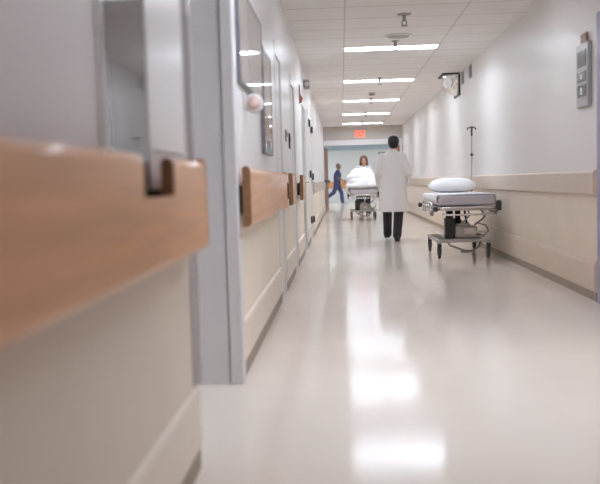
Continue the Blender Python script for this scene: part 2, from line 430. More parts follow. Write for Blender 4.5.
pr = [(WR, .825), (WR - .018, .825), (WR - .034, .845), (WR - .036, .93), (WR - .034, 1.01), (WR - .018, 1.03), (WR, 1.03)]
obj('guard_strip', MB().prism(pr, 1, 6.76, 27.2), M['railtan'], root)
pe = [(WR, .82), (WR - .02, .82), (WR - .039, .842), (WR - .041, .93), (WR - .039, 1.013), (WR - .02, 1.035), (WR, 1.035)]
obj('end_cap', MB().prism(pe, 1, 6.72, 6.76, bev=.003), M['kick'], root)

# ------------------------------------------------------------------ glazed boards and fittings on the left wall
def board(y0, y1, z0, z1, label, face, thick=.028):
    root = thing('display_board', label, 'board', (WL, (y0 + y1) / 2, z0), 'glazed boards on the left wall')
    obj('backing', MB().box(WL, WL + thick - .008, y0 + .02, y1 - .02, z0 + .02, z1 - .02), M['alu'], root)
    obj('glass', MB().box(WL + thick - .008, WL + thick - .003, y0 + .02, y1 - .02, z0 + .02, z1 - .02), face, root)
    f = MB().box(WL, WL + thick, y0, y0 + .022, z0, z1, .003).box(WL, WL + thick, y1 - .022, y1, z0, z1, .003)
    f.box(WL, WL + thick, y0 + .022, y1 - .022, z0, z0 + .022, .003).box(WL, WL + thick, y0 + .022, y1 - .022, z1 - .022, z1, .003)
    obj('board_frame', f, M['alu'], root)
    return root
board(4.42, 5.70, 1.53, 2.05, 'first glazed wall board, nearest, above the wood rail past the doorway', M['boardface'])
b2 = board(5.76, 6.40, 1.20, 1.92, 'taller narrow glazed wall board, just beyond the first glazed board', M['boardface2'])
obj('notice', MB().box(WL + .0255, WL + .027, 5.85, 6.15, 1.33, 1.47, 0), M['paper'], b2)
obj('notice', MB().box(WL + .0255, WL + .027, 5.95, 6.2, 1.235, 1.30, 0), M['alu'], b2)
root = thing('wall_dispenser', 'small rounded white wall fitting with pink face under the first glazed board', 'dispenser', (WL, 4.8, 1.40))
obj('housing', MB().box(WL, WL + .012, 4.72, 4.88, 1.41, 1.50, .004).lathe([(.0, 0), (.045, 0), (.054, .01), (.054, .05), (.048, .062), (0.0, .062)], (WL + .056, 4.74, 1.445), 28, 1), M['white'], root)
obj('face_label', MB().lathe([(.0, 0), (.036, 0), (.036, .004), (0, .004)], (WL + .056, 4.735, 1.445), 28, 1), M['pinkface'], root)
for y, z, hh, lab in ((8.30, 1.47, .07, 'small grey wall switch plate on left wall, nearer of the two past the boards'), (8.85, 1.45, .10, 'small dark wall switch plate on left wall, farther of the two past the boards')):
    root = thing('switch_plate', lab, 'switch', (WL, y, z))
    obj('plate', MB().box(WL, WL + .014, y - .04, y + .04, z - hh, z + hh * .6, .003), M['duct'] if y < 8.5 else M['dark'], root)
    obj('toggle', MB().box(WL + .014, WL + .021, y - .015, y + .015, z - .03, z + .02, .002), M['alu'], root)
root = thing('flag_sign', 'small red triangular sign sticking out high above left doorways', 'sign', (WL, 11.3, 2.05))
obj('sign_blade', MB().prism([(WL + .005, 2.28), (WL + .02, 2.28), (WL + .025, 2.15), (WL + .055, 2.10), (WL + .04, 2.05), (WL + .005, 2.03)], 1, 11.28, 11.31, bev=.003), M['red'], root)
obj('mount', MB().box(WL, WL + .006, 11.25, 11.34, 2.02, 2.29, .001), M['white'], root)
root = thing('emergency_light', 'small grey box fixed high on left wall under the ceiling', 'emergency light', (WL, 12.9, 2.42))
obj('housing', MB().box(WL, WL + .09, 12.85, 13.1, 2.41, 2.53, .008), M['duct'], root)
obj('lamp', MB().lathe([(0, 0), (.028, 0), (.035, .03), (.0, .03)], (WL + .05, 12.82, 2.46), 16, 1), M['white'], root)

# ------------------------------------------------------------------ ceiling lights and fittings
def troffer(y, x0, x1, label, lens, group):
    root = thing('ceiling_light', label, 'ceiling light', ((x0 + x1) / 2, y, H), group)
    a, b = y - LH, y + LH
    f = MB().box(x0, x0 + .012, a, b, H - .002, H + .08).box(x1 - .012, x1, a, b, H - .002, H + .08)
    f.box(x0 + .012, x1 - .012, a, a +   .012, H - .002, H + .08).box(x0 + .012, x1 - .012, b - .012, b, H - .002, H + .08)
    f.box(x0, x1, a, b, H + .08, H + .095)
    obj('housing', f, M['white'], root)
    obj('diffuser', MB().box(x0 + .014, x1 - .014, a + .014, b - .014, H + .012, H + .02), lens, root)
    return root
seen = ['first and largest long white light panel in the ceiling row', 'second long white light panel from the front of the ceiling row',
        'third long white ceiling light panel, middle of the row of five', 'fourth white ceiling light panel, second from the end header',
        'fifth and farthest white ceiling light panel, next to end header']
for y in lights_y:
    i = round((y - LY0) / LSTEP)
    lab = seen[i] if i >= 0 else 'white ceiling light panel over the near corridor, above the picture edge'
    troffer(y, LX0, LX1, lab, M['lens'] if i >= 0 else M['lensdim'] if i == -1 else M['lensnear'] if i == -2 else M['lensmid'], 'ceiling light panels along the corridor')

def sprinkler(x, y, label, big=False, s=1.0):
    root = thing('sprinkler_head', label, 'sprinkler', (x, y, H), 'sprinkler heads in the ceiling')
    R = .075 if big else .045
    obj('escutcheon', MB().lathe([(0, 0), (R, 0), (R * .9, -.01), (.02, -.016), (0, -.016)], (x, y, H - .001), 24), M['duct'], root)
    d = MB().cyl((x, y, H - .016), (x, y, H - .075), .016, .02, 12)
    for q in (-1, 1): d.tube([(x + q * .018, y, H - .07), (x + q * .026, y, H - .09), (x + q * .012, y, H - .118)], .006, 8)
    obj('frame_arms', d, M['greymetal'], root)
    obj('deflector', MB().lathe([(0, 0), (.034, 0), (.038, .005), (0, .006)], (x, y, H - .125), 16), M['greymetal'], root)
sprinkler(.70, 9.06, 'sprinkler head with wide ring, nearest one, in front of ceiling disc', True)
sprinkler(.715, 10.75, 'sprinkler head hanging just before the first ceiling light panel')
sprinkler(.69, 14.50, 'sprinkler head hanging just before the second ceiling light panel')
sprinkler(.67, 18.05, 'sprinkler head hanging just before the third ceiling light panel')
sprinkler(.66, 21.6, 'sprinkler head hanging just before the fourth ceiling light panel')
sprinkler(.66, 25.1, 'farthest sprinkler head, just before the last ceiling light panel')
root = thing('ceiling_speaker', 'round pale grey disc in ceiling before the first light panel', 'speaker', (.726, 10.38, H))
obj('grille', MB().lathe([(0, 0), (.155, 0), (.15, -.012), (.12, -.016), (0, -.018)], (.726, 10.38, H - .001), 32), M['duct'], root)
obj('rim', MB().lathe([(.15, 0), (.165, 0), (.16, -.014), (.15, -.014)], (.726, 10.38, H - .001), 32), M['white'], root)
root = thing('smoke_detector', 'small round smoke detector between second and third light panels', 'smoke detector', (.65, 17.0, H))
obj('body', MB().lathe([(0, 0), (.07, 0), (.068, -.025), (.05, -.045), (0, -.048)], (.65, 17.0, H - .001), 24), M['duct'], root)
obj('vent_ring', MB().lathe([(.045, 0), (.058, 0), (.05, -.008), (.045, -.008)], (.65, 17.0, H - .042), 24), M['dark'], root)

# quarter-dome mirror, vents, panel on the right wall
root = thing('convex_mirror', 'dark rimmed convex mirror in corner of ceiling and right wall', 'mirror', (WR, 14.5, H))
d = MB(); n = 14; R = (.24, .28, .33); V = []
for i in range(n + 1):
    ph = PI / 2 * i / n
    V.append([d.bm.verts.new((WR - .02 - R[0] * math.sin(ph) * math.sin(PI * j / (2 * n)), 14.5 - R[1] * math.cos(PI * j / (2 * n)), H - .02 - R[2] * math.cos(ph) * math.sin(PI * j / (2 * n)))) for j in range(2 * n + 1)])
for A, B in zip(V, V[1:]):
    for j in range(2 * n): 
        d.bm.faces.new((A[j], A[j + 1], B[j + 1], B[j])).smooth = True
bmesh.ops.remove_doubles(d.bm, verts=d.bm.verts[:], dist=.0005)
obj('dome', d, M['mirror'], root)
obj('rim', MB().box(WR - .29, WR - .001, 14.18, 14.82, H - .026, H - .003, .004).box(WR - .026, WR - .001, 14.18, 14.82, H - .37, H - .026, .004), M['dark'], root)
for y, lab in ((13.86, 'small grey vent high on right wall nearer the convex mirror'), (13.06, 'small grey vent high on right wall, farther from convex mirror')):
    root = thing('wall_vent', lab, 'vent', (WR, y, 2.5), 'grey vents high on the right wall')
    obj('vent_frame', MB().box(WR - .012, WR - .001, y - .1, y + .1, 2.49, 2.69, .003), M['duct'], root)
    s = MB()
    for q in range(6): s.box(WR - .022, WR - .012, y - .085, y + .085, 2.51 + .028 * q, 2.524 + .028 * q)
    obj('slats', s, M['alu'], root)
root = thing('gas_alarm_panel', 'tall narrow silver wall panel with dark displays at right edge', 'wall panel', (WR, 7.0, 1.55))
obj('housing', MB().box(WR - .035, WR - .001, 6.86, 7.18, 1.54, 2.045, .006), M['silver'], root)
for z0, z1 in ((1.86, 1.99), (1.74, 1.82), (1.62, 1.715)):
    s = obj('display', MB().box(WR - .039, WR - .034, 6.90, 7.14, z0, z1, .002), M['screen'], root)
    if z1 < 1.85: obj('indicator', MB().box(WR - .042, WR - .039, 7.0, 7.035, z0 + .02, z1 - .02), M['white'], s)
obj('tab', MB().box(WR - .025, WR - .008, 6.94, 7.09, 2.045, 2.125, .004), M['tantab'], root)

# exit sign on the header
root = thing('exit_sign', 'glowing red EXIT sign on the beige header at corridor end', 'sign', (.64, YH - .02, 2.36))
obj('sign_box', MB().box(.46, .82, YH - .045, YH - .001, 2.345, 2.60, .006), M['exitface'], root)
cu = bpy.data.curves.new('exit_text', 'FONT'); cu.body = 'EXIT'; cu.size = .235; cu.extrude = .004; cu.align_x = 'CENTER'; cu.align_y = 'CENTER'; cu.offset = .006
to = bpy.data.objects.new('tmp', cu); COL.objects.link(to)
dg = bpy.context.evaluated_depsgraph_get(); me = bpy.data.meshes.new_from_object(to.evaluated_get(dg)); bpy.data.objects.remove(to)
me.materials.clear(); xs = [v.co.x for v in me.vertices]; kx = .31 / (max(xs) - min(xs))
me.transform(Matrix.Translation((0, -.03, .112)) @ Matrix.Rotation(PI / 2, 4, 'X') @ Matrix.Diagonal((kx, 1, 1, 1)))
link('letters', me, M['exitred'], root)

# ------------------------------------------------------------------ double doors at the corridor end
for side, lab in ((0, 'brown wooden door leaf held open on left of the corridor end'), (1, 'brown wooden door leaf held open on right of the corridor end')):
    x, s = (-.60, 1) if side == 0 else (1.90, -1)
    root = thing('swing_door', lab, 'door', (x, YH + .22, 0))
    y0, y1 = YH + .22, YH + 1.32
    sl = .13 * s
    def sheared(xa, xb, ya, yb, za, zb):
        pts = [(xa + sl * (ya - y0) / 1.1, ya), (xb + sl * (ya - y0) / 1.1, ya), (xb + sl * (yb - y0) / 1.1, yb), (xa + sl * (yb - y0) / 1.1, yb)]
        return MB().prism(pts, 2, za, zb)
    obj('leaf', sheared(x, x + .045 * s, y0, y1, .01, 2.10), M['doorbrown'], root)
    xi = x + .045 * s
    obj('push_bar', sheared(xi + .04 * s, xi + .075 * s, y0 + .12, y1 - .08, .96, 1.03), M['dark'], root)
    for yy in (y0 + .15, y1 - .14): obj('bar_mount', sheared(xi, xi + .05 * s, yy, yy + .05, .95, 1.04), M['dark'], root)

# ------------------------------------------------------------------ lobby beyond
struct(obj('wall_end', MB().box(-4, 5.4, YE, YE + .2, 0, 2.42), M['farwall']))
struct(obj('trim_5', MB().box(-3.8, 5.2, YE - .05, YE, 2.42, H, .01), M['farblue']))
struct(obj('wall_lobby_left', MB().box(-4.0, -3.8, YH + .2, YE, 0, H), M['farwall']))
struct(obj('wall_lobby_right', MB().box(5.2, 5.4, YH + .2, YE, 0, H), M['farwall']))
cc = MB()
lob = [(30.5, -1.6), (30.5, 2.4), (34.5, -1.6), (34.5, 2.4), (38.0, -1.6), (38.0, 2.4)]
ys = [YH] + [v for y in (30.5, 34.5, 38.0) for v in (y - LH, y + LH)] + [YE + .2]
xs_ = [-4, -1.6, -.37, 2.4, 3.63, 5.4]
for j in range(len(ys) - 1):
    for i in range(5):
        if j % 2 == 1 and i in (1, 3): continue
        cc.box(xs_[i], xs_[i + 1], ys[j], ys[j + 1], H, H + .02)
struct(obj('ceiling_lobby', cc, M['white']))
for y, x in lob: troffer(y, x, x + 1.23, 'unseen cool light panel added in the lobby in place of daylight, hidden by header', M['lensfar'], 'light panels added in the lobby')  # unseen panels, added to give the lobby its bluish daylight
root = thing('wall_guard', 'honey wood guard rail on lobby end wall behind person in blue', 'rail', (0, YE, .66))
obj('board', MB().prism([(YE, .66), (YE - .04, .66), (YE - .055, .68), (YE - .055, .96), (YE - .04, .98), (YE, .98)], 0, -3.7, 1.35), M['wood'], root)
obj('end_cap', MB().prism([(YE, .655), (YE - .045, .655), (YE - .06, .68), (YE - .06, .96), (YE - .045, .985), (YE, .985)], 0, 1.35, 1.40), M['endgrain'], root)
root = thing('window_2', 'x', 'x', (2.2, YE, .9)); del root['label']; del root['category']; struct(root)
obj('window_frame', MB().box(1.62, 1.76, YE - .06, YE, .0, 2.42, .01).box(3.0, 3.12, YE - .06, YE, 0, 2.42, .01).box(1.76, 3.0, YE - .06, YE, 2.30, 2.42, .01).box(1.76, 3.0, YE - .06, YE, .8, .9, .01), M['frame'], root)
obj('pane', MB().box(1.76, 3.0, YE - .03, YE - .01, .9, 2.3), M['bluepane'], root)

# ------------------------------------------------------------------ gurneys
def rect_loop(x, y0, y1, z, r=.08, n=5):
    pts = []
    for cx, cy, a0 in ((x - r, y0 + r, -PI / 2), (x - r, y1 - r, 0), (-x + r, y1 - r, PI / 2), (-x + r, y0 + r, PI)):
        for k in range(n + 1):
            a = a0 + PI / 2 * k / n; pts.append((cx + r * math.cos(a), cy + r * math.sin(a), z))
    return pts
def make_gurney(label, backrest, iv):
    """built at the origin, foot end at y=0, head end at y=2"""
    root = thing('gurney', label, 'gurney', (0, 0, 0), 'wheeled hospital gurneys')
    ya, yb_ = .33, 1.45                                   # caster axes
    b = MB()
    for s in (-1, 1): b.box(s * .30 - .022, s * .30 + .022, ya - .06, yb_ + .06, .195, .235, .006)
    for y in (ya, (ya + yb_) / 2 - .1, (ya + yb_) / 2 + .22, yb_): b.box(-.33, .33, y - .03, y + .03, .205, .242, .006)
    b.box(-.20, .20, ya + .15, yb_ - .15, .232, .25, .004)
    obj('base_frame', b, M['steel'], root)
    for sx in (-1, 1):
        for y in (ya, yb_):
            x = sx * .30
            f = MB().cyl((x, y, .24), (x, y, .18), .026, .022).box(x - .024, x + .024, y - .035, y + .03, .150, .185, .005)
            for q in (-1, 1): f.prism([(y - .03, .16), (y + .02, .16), (y + .035, .085), (y + .005, .06), (y - .01, .085)], 0, x + q * .022 - .003, x + q * .022 + .003)
            c = obj('caster', f, M['dark'], root)
            obj('wheel', MB().lathe([(0, -.014), (.03, -.016), (.062, -.016), (.075, -.008), (.075, .008), (.062, .016), (.03, .016), (0, .014)], (x, y + .02, .076), 24, 0), M['rubber'], c)
            obj('brake_pedal', MB().box(x - .012, x + .012, y - .12, y - .03, .165, .18, .004), M['dark'], c)
    for x, y in ((-.14, .66), (.0, .86), (-.05, 1.2)):
        b = MB().cyl((x, y, .242), (x, y, .46), .050, n=20).cyl((x, y, .46), (x, y, .604), .036, n=20)
        obj('lift_column', b, M['dark'], root)
    b = MB().cyl((.19, .70, .242), (.08, .62, .42), .025, n=16).cyl((.08, .62, .42), (.05, .6, .604), .014, n=12)
    obj('lift_cylinder', b, M['dark'], root)
    obj('side_cover', MB().box(-.21, -.09,   .44, .60, .244, .50, .01), M['dark'], root)
    b = MB().box(-.088, .18,   .42, .60, .251, .40, .012).box(-.06, .10, .44, .58, .40, .43, .008)
    obj('pump_housing', b, M['steel'], root)
    b = MB().box(.02, .16, .405, .42, .30, .38, .004).box(.15, .30, .41, .52, .31, .335, .006)
    obj('pump_fittings', b, M['chrome'], root)
    b = MB().tube([(.16, .5, .41), (.24, .46, .47), (.29, .5, .52), (.27, .6, .58), (.24, .7, .604)], .012, 10).tube([(.18, .46, .30), (.26, .42, .28), (.32, .44, .33), (.30, .5, .40), (.20, .52, .43)], .009, 8).tube([(-.02, .44, .43), (.04, .41, .48), (.09, .42, .53), (.08, .5, .604)], .010, 8)
    obj('hydraulic_hose', b, M['greymetal'], root)
    b = MB().tube([(-.20, .36, .215), (-.17, .30, .17), (-.08, .27, .14), (.02, .26, .10), (.10, .27, .105), (.17, .30, .15), (.22, .36, .215)], .013, 10).box(-.05, .06, .235, .285, .085, .11, .01)
    obj('foot_pedal', b, M['greymetal'], root)
    d = MB().tube(rect_loop(.335, .02, 2.0, .625), .018, 10, True)
    for y in (.35, .8, 1.2, 1.65): d.box(-.335, .335, y - .025, y + .025, .61, .635, .004)
    for s in (-1, 1): d.box(s * .16 - .02, s * .16 + .02, .03, 1.99, .605, .63, .004)
    d.box(-.32, .32, .03, 1.25 if backrest else 1.99, .636, .652, .004)
    obj('deck_frame', d, M['chrome'], root)
    for sx in (-1, 1):                                    # folded side rails hanging outside the deck
        x = sx * .385
        r = MB()
        top = [(x, .28, .66), (x, .33, .69), (x, 1.42, .69), (x, 1.50, .66)]
        r.tube(top, .013, 10)
        r.tube([(x, .32, .575), (x, 1.46, .575)], .011, 10)
        for y in (.36, .62, .88, 1.14, 1.40): r.tube([(x, y, .69), (x + sx * .012, y - .03, .63), (x, y - .05, .575)], .009, 8)
        for y in (.45, 1.3): r.box(min(x, sx * .335), max(x, sx * .335), y - .02, y + .02, .60, .63, .004)
        obj('side_rail', r, M['chrome'], root)
        obj('rail_latch', MB().box(x - .02, x + .02, .30, .42, .54, .60, .008), M['greymetal'], root)
    # push handle bar at the foot end
    p = MB().tube([(-.33, .03, .625), (-.31, -.035, .64), (-.2, -.05, .645), (.2, -.05, .645), (.31, -.035, .64), (.33, .03, .625)], .014, 10)
    p.tube([(-.30, -.02, .57), (-.2, -.045, .56), (.2, -.045, .56), (.36, .0, .59)], .012, 10)
    obj('end_bar', p, M['chrome'], root)
    for sx in (-1, 1):
        for y in (.02, 1.98):
            obj('corner_bumper', MB().box(sx * .375 - .028, sx * .375 + .028, y - .045, y + .045, .60, .72 if (sx > 0 and y < 1) else .66, .018, 3), M['dark'], root)
    if backrest:
        m = MB().prism([(.02, .66), (1.22, .66), (1.22, .78), (.04, .78)], 0, -.33, .33, bev=.03)
        m.prism([(1.24, .67), (1.74, 1.20), (1.655, 1.28), (1.17, .77)], 0, -.33, .33, bev=.03)
    else:
        m = MB().box(-.335, .335, .02, 1.97, .668, .787, .028, 4)
    obj('mattress', m, M['vinyl'], root)
    if iv:
        p = MB().cyl((.335, 1.88, .60), (.347, 1.88, 1.30), .011, n=10).cyl((.347, 1.88, 1.30), (.352, 1.88, 1.69), .008, n=10)
        pole = obj('iv_pole', p, M['duct'], root)
        obj('collar', MB().cyl((.347, 1.88, 1.30), (.3475, 1.88, 1.335), .020, n=12), M['dark'], pole)
        k = MB().cyl((.351, 1.88, 1.58), (.353, 1.88, 1.70), .014, n=10).tube([(.29, 1.88, 1.665), (.30, 1.88, 1.69), (.353, 1.88, 1.705), (.40, 1.88, 1.69), (.41, 1.88, 1.665)], .009, 8)
        obj('hook', k, M['dark'], pole)
    return root

G1 = Vector((1.495, 10.22, 0))
g1 = make_gurney('empty gurney with one white pillow parked against the right wall', False, True)
g1.location = G1
# folded white sheet over its mattress
sh = MB(); nx, ny = 26, 44; grid = []
for j in range(ny + 1):
    row = []
    for i in range(nx + 1):
        s = (i / nx) * 2 - 1; y = .072 + 1.758 * j / ny
        u = s * .43                                        # arc length from the centre line
        if abs(u) <= .325: x, z = u, .7925
        else: x, z = math.copysign(.325 + min(abs(u) - .325, .02), u), .7925 - max(0, abs(u) - .345) 
        if abs(u) > .345: x = math.copysign(.347 + .004 * math.sin(y * 19), u)
        z += .002 * math.sin(y * 11 + x * 7) * (1 if abs(u) < .3 else .3) + .003
        row.append(sh.bm.verts.new((x, y, z)))
    grid.append(row)
for j in range(ny):
    for i in range(nx): sh.bm.faces.new((grid[j][i], grid[j][i + 1], grid[j + 1][i + 1], grid[j + 1][i])).smooth = True
for f in sh.bm.faces:
    f.normal_update()
so = obj('bed_sheet', sh, M['linen']); so.location = G1
if sum(p.normal.z for p in so.data.polygons) < 0: so.data.flip_normals()
sm = so.modifiers.new('thickness', 'SOLIDIFY'); sm.thickness = .004; sm.offset = 1
tag(so, 'white sheet spread over the empty gurney by the right wall', 'sheet')
def pillow(name, c, r, label, rx=0.0):
    p = MB(); n, m = 36, 18; e1, e2 = .45, .62
    def sp(v, e): return math.copysign(abs(v) ** e, v)
    rings = []
    for i in range(1, m):
        a = -PI / 2 + PI * i / m
        rings.append([(r[0] * sp(math.cos(a), e2) * sp(math.cos(2 * PI * k / n), e1), r[1] * sp(math.cos(a), e2) * sp(math.sin(2 * PI * k / n), e1), r[2] * sp(math.sin(a), 1.0) * (1.0 + .03 * math.sin(3 * 2 * PI * k / n)) - (0 if math.sin(a) > 0 else -.45 * r[2] * math.sin(-a))) for k in range(n)])
    p.loft(rings)
    o = obj(name, p, M['linen']); o.location = c; o.rotation_euler = (rx, 0, 0)
    return tag(o, label, 'pillow', 'white pillows')
pillow('pillow', G1 + Vector((.02, 1.52, .876)), (.315, .25, .125), 'plump white pillow lying on the empty gurney by the right wall')

G2 = Vector((.555, 21.3, 0))
g2 = make_gurney('gurney heaped with white bedding pushed down the corridor', True, False)
g2.location = G2
bl = MB()
bl.ell(G2 + Vector((0, .55, .86)), (.41, .62, .095)); bl.ell(G2 + Vector((.05, .95, .93)), (.40, .50, .15))
bl.ell(G2 + Vector((-.02, 1.10, 1.03)), (.41, .30, .23)); bl.ell(G2 + Vector((0, 1.28, 1.13)), (.33, .13, .21)); bl.ell(G2 + Vector((-.2, .75, .95)), (.16, .3, .10))
bl.ell(G2 + Vector((.37, .8, .83)), (.07, .6, .12)); bl.ell(G2 + Vector((-.37, .8, .83)), (.07, .6, .12))
for v in bl.bm.verts:
    l = v.co - G2
    v.co.z += .012 * math.sin(l.x * 17 + l.y * 9) + .008 * math.sin(l.x * 31 - l.y * 23)
o = remeshed('blanket', bl, M['linen'], None, .014, 4)
o.data.transform(Matrix.Translation(-G2)); o.location = G2
def carve(o, mb):                                         # hollow a soft thing where something else lies inside it
    bmesh.ops.recalc_face_normals(mb.bm, faces=mb.bm.faces[:])
    me = bpy.data.meshes.new('cut'); mb.bm.to_mesh(me); mb.bm.free()
    t = bpy.data.objects.new('cut', me); COL.objects.link(t); t.location = o.location
    bo = o.modifiers.new('b', 'BOOLEAN'); bo.operation = 'DIFFERENCE'; bo.object = t; bo.solver = 'EXACT'
    dg = bpy.context.evaluated_depsgraph_get(); dg.update()
    new = bpy.data.meshes.new_from_object(o.evaluated_get(dg))
    o.modifiers.remove(bo)
    if len(new.polygons) > 1000: o.data = new
    bpy.data.objects.remove(t); bpy.data.meshes.remove(me)
    for p in o.data.polygons: p.use_smooth = True
carve(o, MB().prism([(0, .60), (1.16, .60), (1.75, 1.18), (1.80, 1.215), (1.66, 1.31), (1.15, .795), (0, .788)], 0, -.338, .338))
carve(o, MB().box(.345, .6, -.3, 2.3, .3, .722)); carve(o, MB().box(-.6, -.345, -.3, 2.3, .3, .722))
tag(o, 'heap of white blankets covering the moving gurney at corridor end', 'blanket')

# ------------------------------------------------------------------ people
V3 = Vector
def hand(mb, wrist, d, palm_n, side, curl=.5):
    """palm and five fingers; d = pointing direction, palm_n = palm normal, side = +1 thumb on d x palm_n side"""
    d = d.normalized(); n = (palm_n - d * palm_n.dot(d)).normalized(); t = d.cross(n) * side
    for q in (-1, 0, 1): mb.cap(wrist + t * q * .012, wrist + d * .085 + t * q * .024, .017, .015, 10)
    for q, ln in ((-1.5, .062), (-.5, .075), (.5, .082), (1.5, .074)):
        p = wrist + d * .088 + t * q * .019; dd = d; r = .0098
        for k in range(3):
            dd = (dd * math.cos(curl * .8) + n * math.sin(curl * .8)).normalized()
            nn = (n - dd * n.dot(dd))
            q2 = p + dd * ln * (.42, .32, .26)[k]; mb.cap(p, q2, r, r - .0008, 8); p = q2; r -= .0008
            n2 = nn.normalized() if nn.length > 1e-4 else n
            n_ = n2; dd = dd
    p = wrist + d * .022 + t * .022
    q = p + (d * .6 + t * .75 + n * .25).normalized() * .042; mb.cap(p, q, .014, .012, 8)
    r = q + (d * .95 + t * .2 + n * .35).normalized() * .034; mb.cap(q, r, .0115, .010, 8)
    s = r + (d * .9 + n * .5).normalized() * .024; mb.cap(r, s, .010, .009, 8)
def body(J, skin, name, label, female=False, hc=None):
    m = MB()
    k = .93 if female else 1.0
    m.chain([J['pelvis'], J['waist'], J['chest']], [.13 * k, .115 * k, .13 * k])
    m.cap(J['hipL'], J['hipR'], .085); m.cap(J['shL'] * .8 + J['chest'] * .2, J['shR'] * .8 + J['chest'] * .2, .062 * k)
    m.cap(J['neck'] - V3((0, 0, .06)), J['head'] + V3((0, -.01, -.07)), .058 * k, .054 * k)
    for s in 'LR':
        m.chain([J['sh' + s], J['el' + s], J['wr' + s]], [.052 * k, .040 * k, .027 * k])
        m.cap(J['el' + s] * .65 + J['wr' + s] * .35, J['wr' + s], .040 * k, .027 * k)
        m.chain([J['hip' + s], J['kn' + s], J['an' + s]], [.088, .056, .040]); m.cap(J['kn' + s] * .7 + J['an' + s] * .3, J['an' + s], .056, .04)
        m.cap(J['an' + s] - V3((0, .03, .02)), J['toe' + s], .034, .026)
        hd = J['wr' + s] - J['el' + s]
        hand(m, J['wr' + s], J.get('hd' + s, hd), J.get('hn' + s, V3((1 if s == 'L' else -1, .2, 0))), 1 if s == 'R' else -1, J.get('curl', .45))
    c = J['head']
    m.ell(c + V3((0, -.012, .022)), (.076, .094, .094)); m.ell(c + V3((0, .022, -.03)), (.062, .072, .088)); m.cap(c + V3((0, .058, -.098)), c + V3((0, .05, -.09)), .030, .036)
    m.cap(c + V3((0, .088, .012)), c + V3((0, .107, -.028)), .009, .016); m.cap(c + V3((-.012, .098, -.03)), c + V3((.012, .098, -.03)), .010)
    for s in (-1, 1):
        m.ell(c + V3((s * .078, -.006, -.008)), (.012, .022, .034)); m.cap(c + V3((s * .012, .086, .020)), c + V3((s * .045, .078, .022)), .012)
    m.cap(c + V3((-.02, .088, -.066)), c + V3((.02, .088, -.066)), .010)
    o = remeshed(name, m, [skin, M['eye'], M['lip']], None, .0065, 4)
    for p in o.data.polygons:
        q = p.center - c
        if q.y > .05:
            if any((q - V3((s * .032, .082, .002))).length < .013 for s in (-1, 1)): p.material_index = 1
            elif abs(q.x) < .026 and abs(q.z + .066) < .008 and q.y > .07: p.material_index = 2
    return tag(o, label, 'person')
def place(o, x, y, rz):
    o.location = (x, y, 0); o.rotation_euler = (0, 0, rz)
def shoes(J, o, m, h=.0):
    for s in 'LR':
        a = J['an' + s]; t = J['toe' + s]; d = (t - a); d.z = 0; d.normalize()
        b = MB(); heel = V3((a.x, a.y, a.z - .035)) - d * .045
        b.cap(heel, V3((t.x, t.y, t.z)), .042, .034); b.cap(V3((a.x, a.y, a.z + .0)), heel + d * .05, .048, .044); b.cap(V3((t.x, t.y, t.z)) + V3((-.015, 0, 0)), V3((t.x, t.y, t.z)) + V3((.018, 0, 0)), .034)
        remeshed('shoe', b, m, o, .007, 3)
def legs(J, o, m, name='trousers', up=.11, r=(.105, .076, .068)):
    b = MB(); b.cap(J['hipL'], J['hipR'], .108); b.cap(J['pelvis'], J['pelvis'] + V3((0, 0, up)), .145, .13)
    for s in 'LR':
        low = J['an' + s] + (J['kn' + s] - J['an' + s]).normalized() * -.022
        b.chain([J['hip' + s], J['kn' + s], low], r)
    return remeshed(name, b, m, o, .009, 4)

# --- doctor, walking away (local +y is forward, seen from behind)
J = dict(pelvis=V3((0, -.02, .90)), waist=V3((0, -.01, 1.06)), chest=V3((0, .0, 1.26)), neck=V3((0, .0, 1.45)), head=V3((.02, .03, 1.585)),
         hipL=V3((-.085, -.01, .87)), hipR=V3((.085, -.03, .87)), shL=V3((-.165, 0, 1.375)), shR=V3((.165, 0, 1.375)),
         elL=V3((-.245, -.06, 1.10)), elR=V3((.25, -.05, 1.10)), wrL=V3((-.225, .19, .94)), wrR=V3((.23, .20, .945)),
         knL=V3((-.09, .19, .47)), knR=V3((.075, -.13, .46)), anL=V3((-.085, .34, .115)), anR=V3((.03, -.36, .135)),
         toeL=V3((-.09, .50, .045)), toeR=V3((.04, -.20, .036)), hdL=V3((.22, .75, -.5)), hdR=V3((-.22, .75, -.5)), hnL=V3((1, .1, 0)), hnR=V3((-1, .1, 0)))
doc = body(J, M['skin'], 'person', 'person with black hair in long white lab coat and dark trousers walking away')
legs(J, doc, M['trouser'], r=(.100, .078, .070))
shoes(J, doc, M['shoe'])
b = MB(); N = 48; rings = []
for z, cy, rx, ry, fl in ((.475, .015, .245, .300, 1.0), (.60, .012, .238, .268, .9), (.80, .0, .224, .205, .6), (.95, -.01, .212, .165, .3), (1.10, .0, .200, .142, .1), (1.25, .0, .205, .138, 0), (1.34, .0, .195, .125, 0), (1.40, .0, .165, .105, 0), (1.44, .0, .115, .085, 0), (1.475, .005, .075, .072, 0)):
    rings.append([(rx * math.cos(2 * PI * k / N) * (1 + .03 * fl * math.sin(9 * 2 * PI * k / N)), cy + ry * math.sin(2 * PI * k / N) * (1 + .05 * fl * math.sin(7 * 2 * PI * k / N)), z) for k in range(N)])
b.loft(rings)
for s in 'LR':
    b.chain([J['sh' + s] + V3((0, 0, -.005)), J['el' + s], J['wr' + s] * .97 + J['el' + s] * .03], [.070, .060, .052])
b.cap(V3((-.035, -.055, 1.468)), V3((.035, -.055, 1.468)), .022); b.cap(V3((-.06, -.03, 1.462)), V3((-.055, .03, 1.45)), .022); b.cap(V3((.06, -.03, 1.462)), V3((.055, .03, 1.45)), .022)
coat = remeshed('lab_coat', b, M['coat'], doc, .011, 4)
bm = bmesh.new(); bm.from_mesh(coat.data)
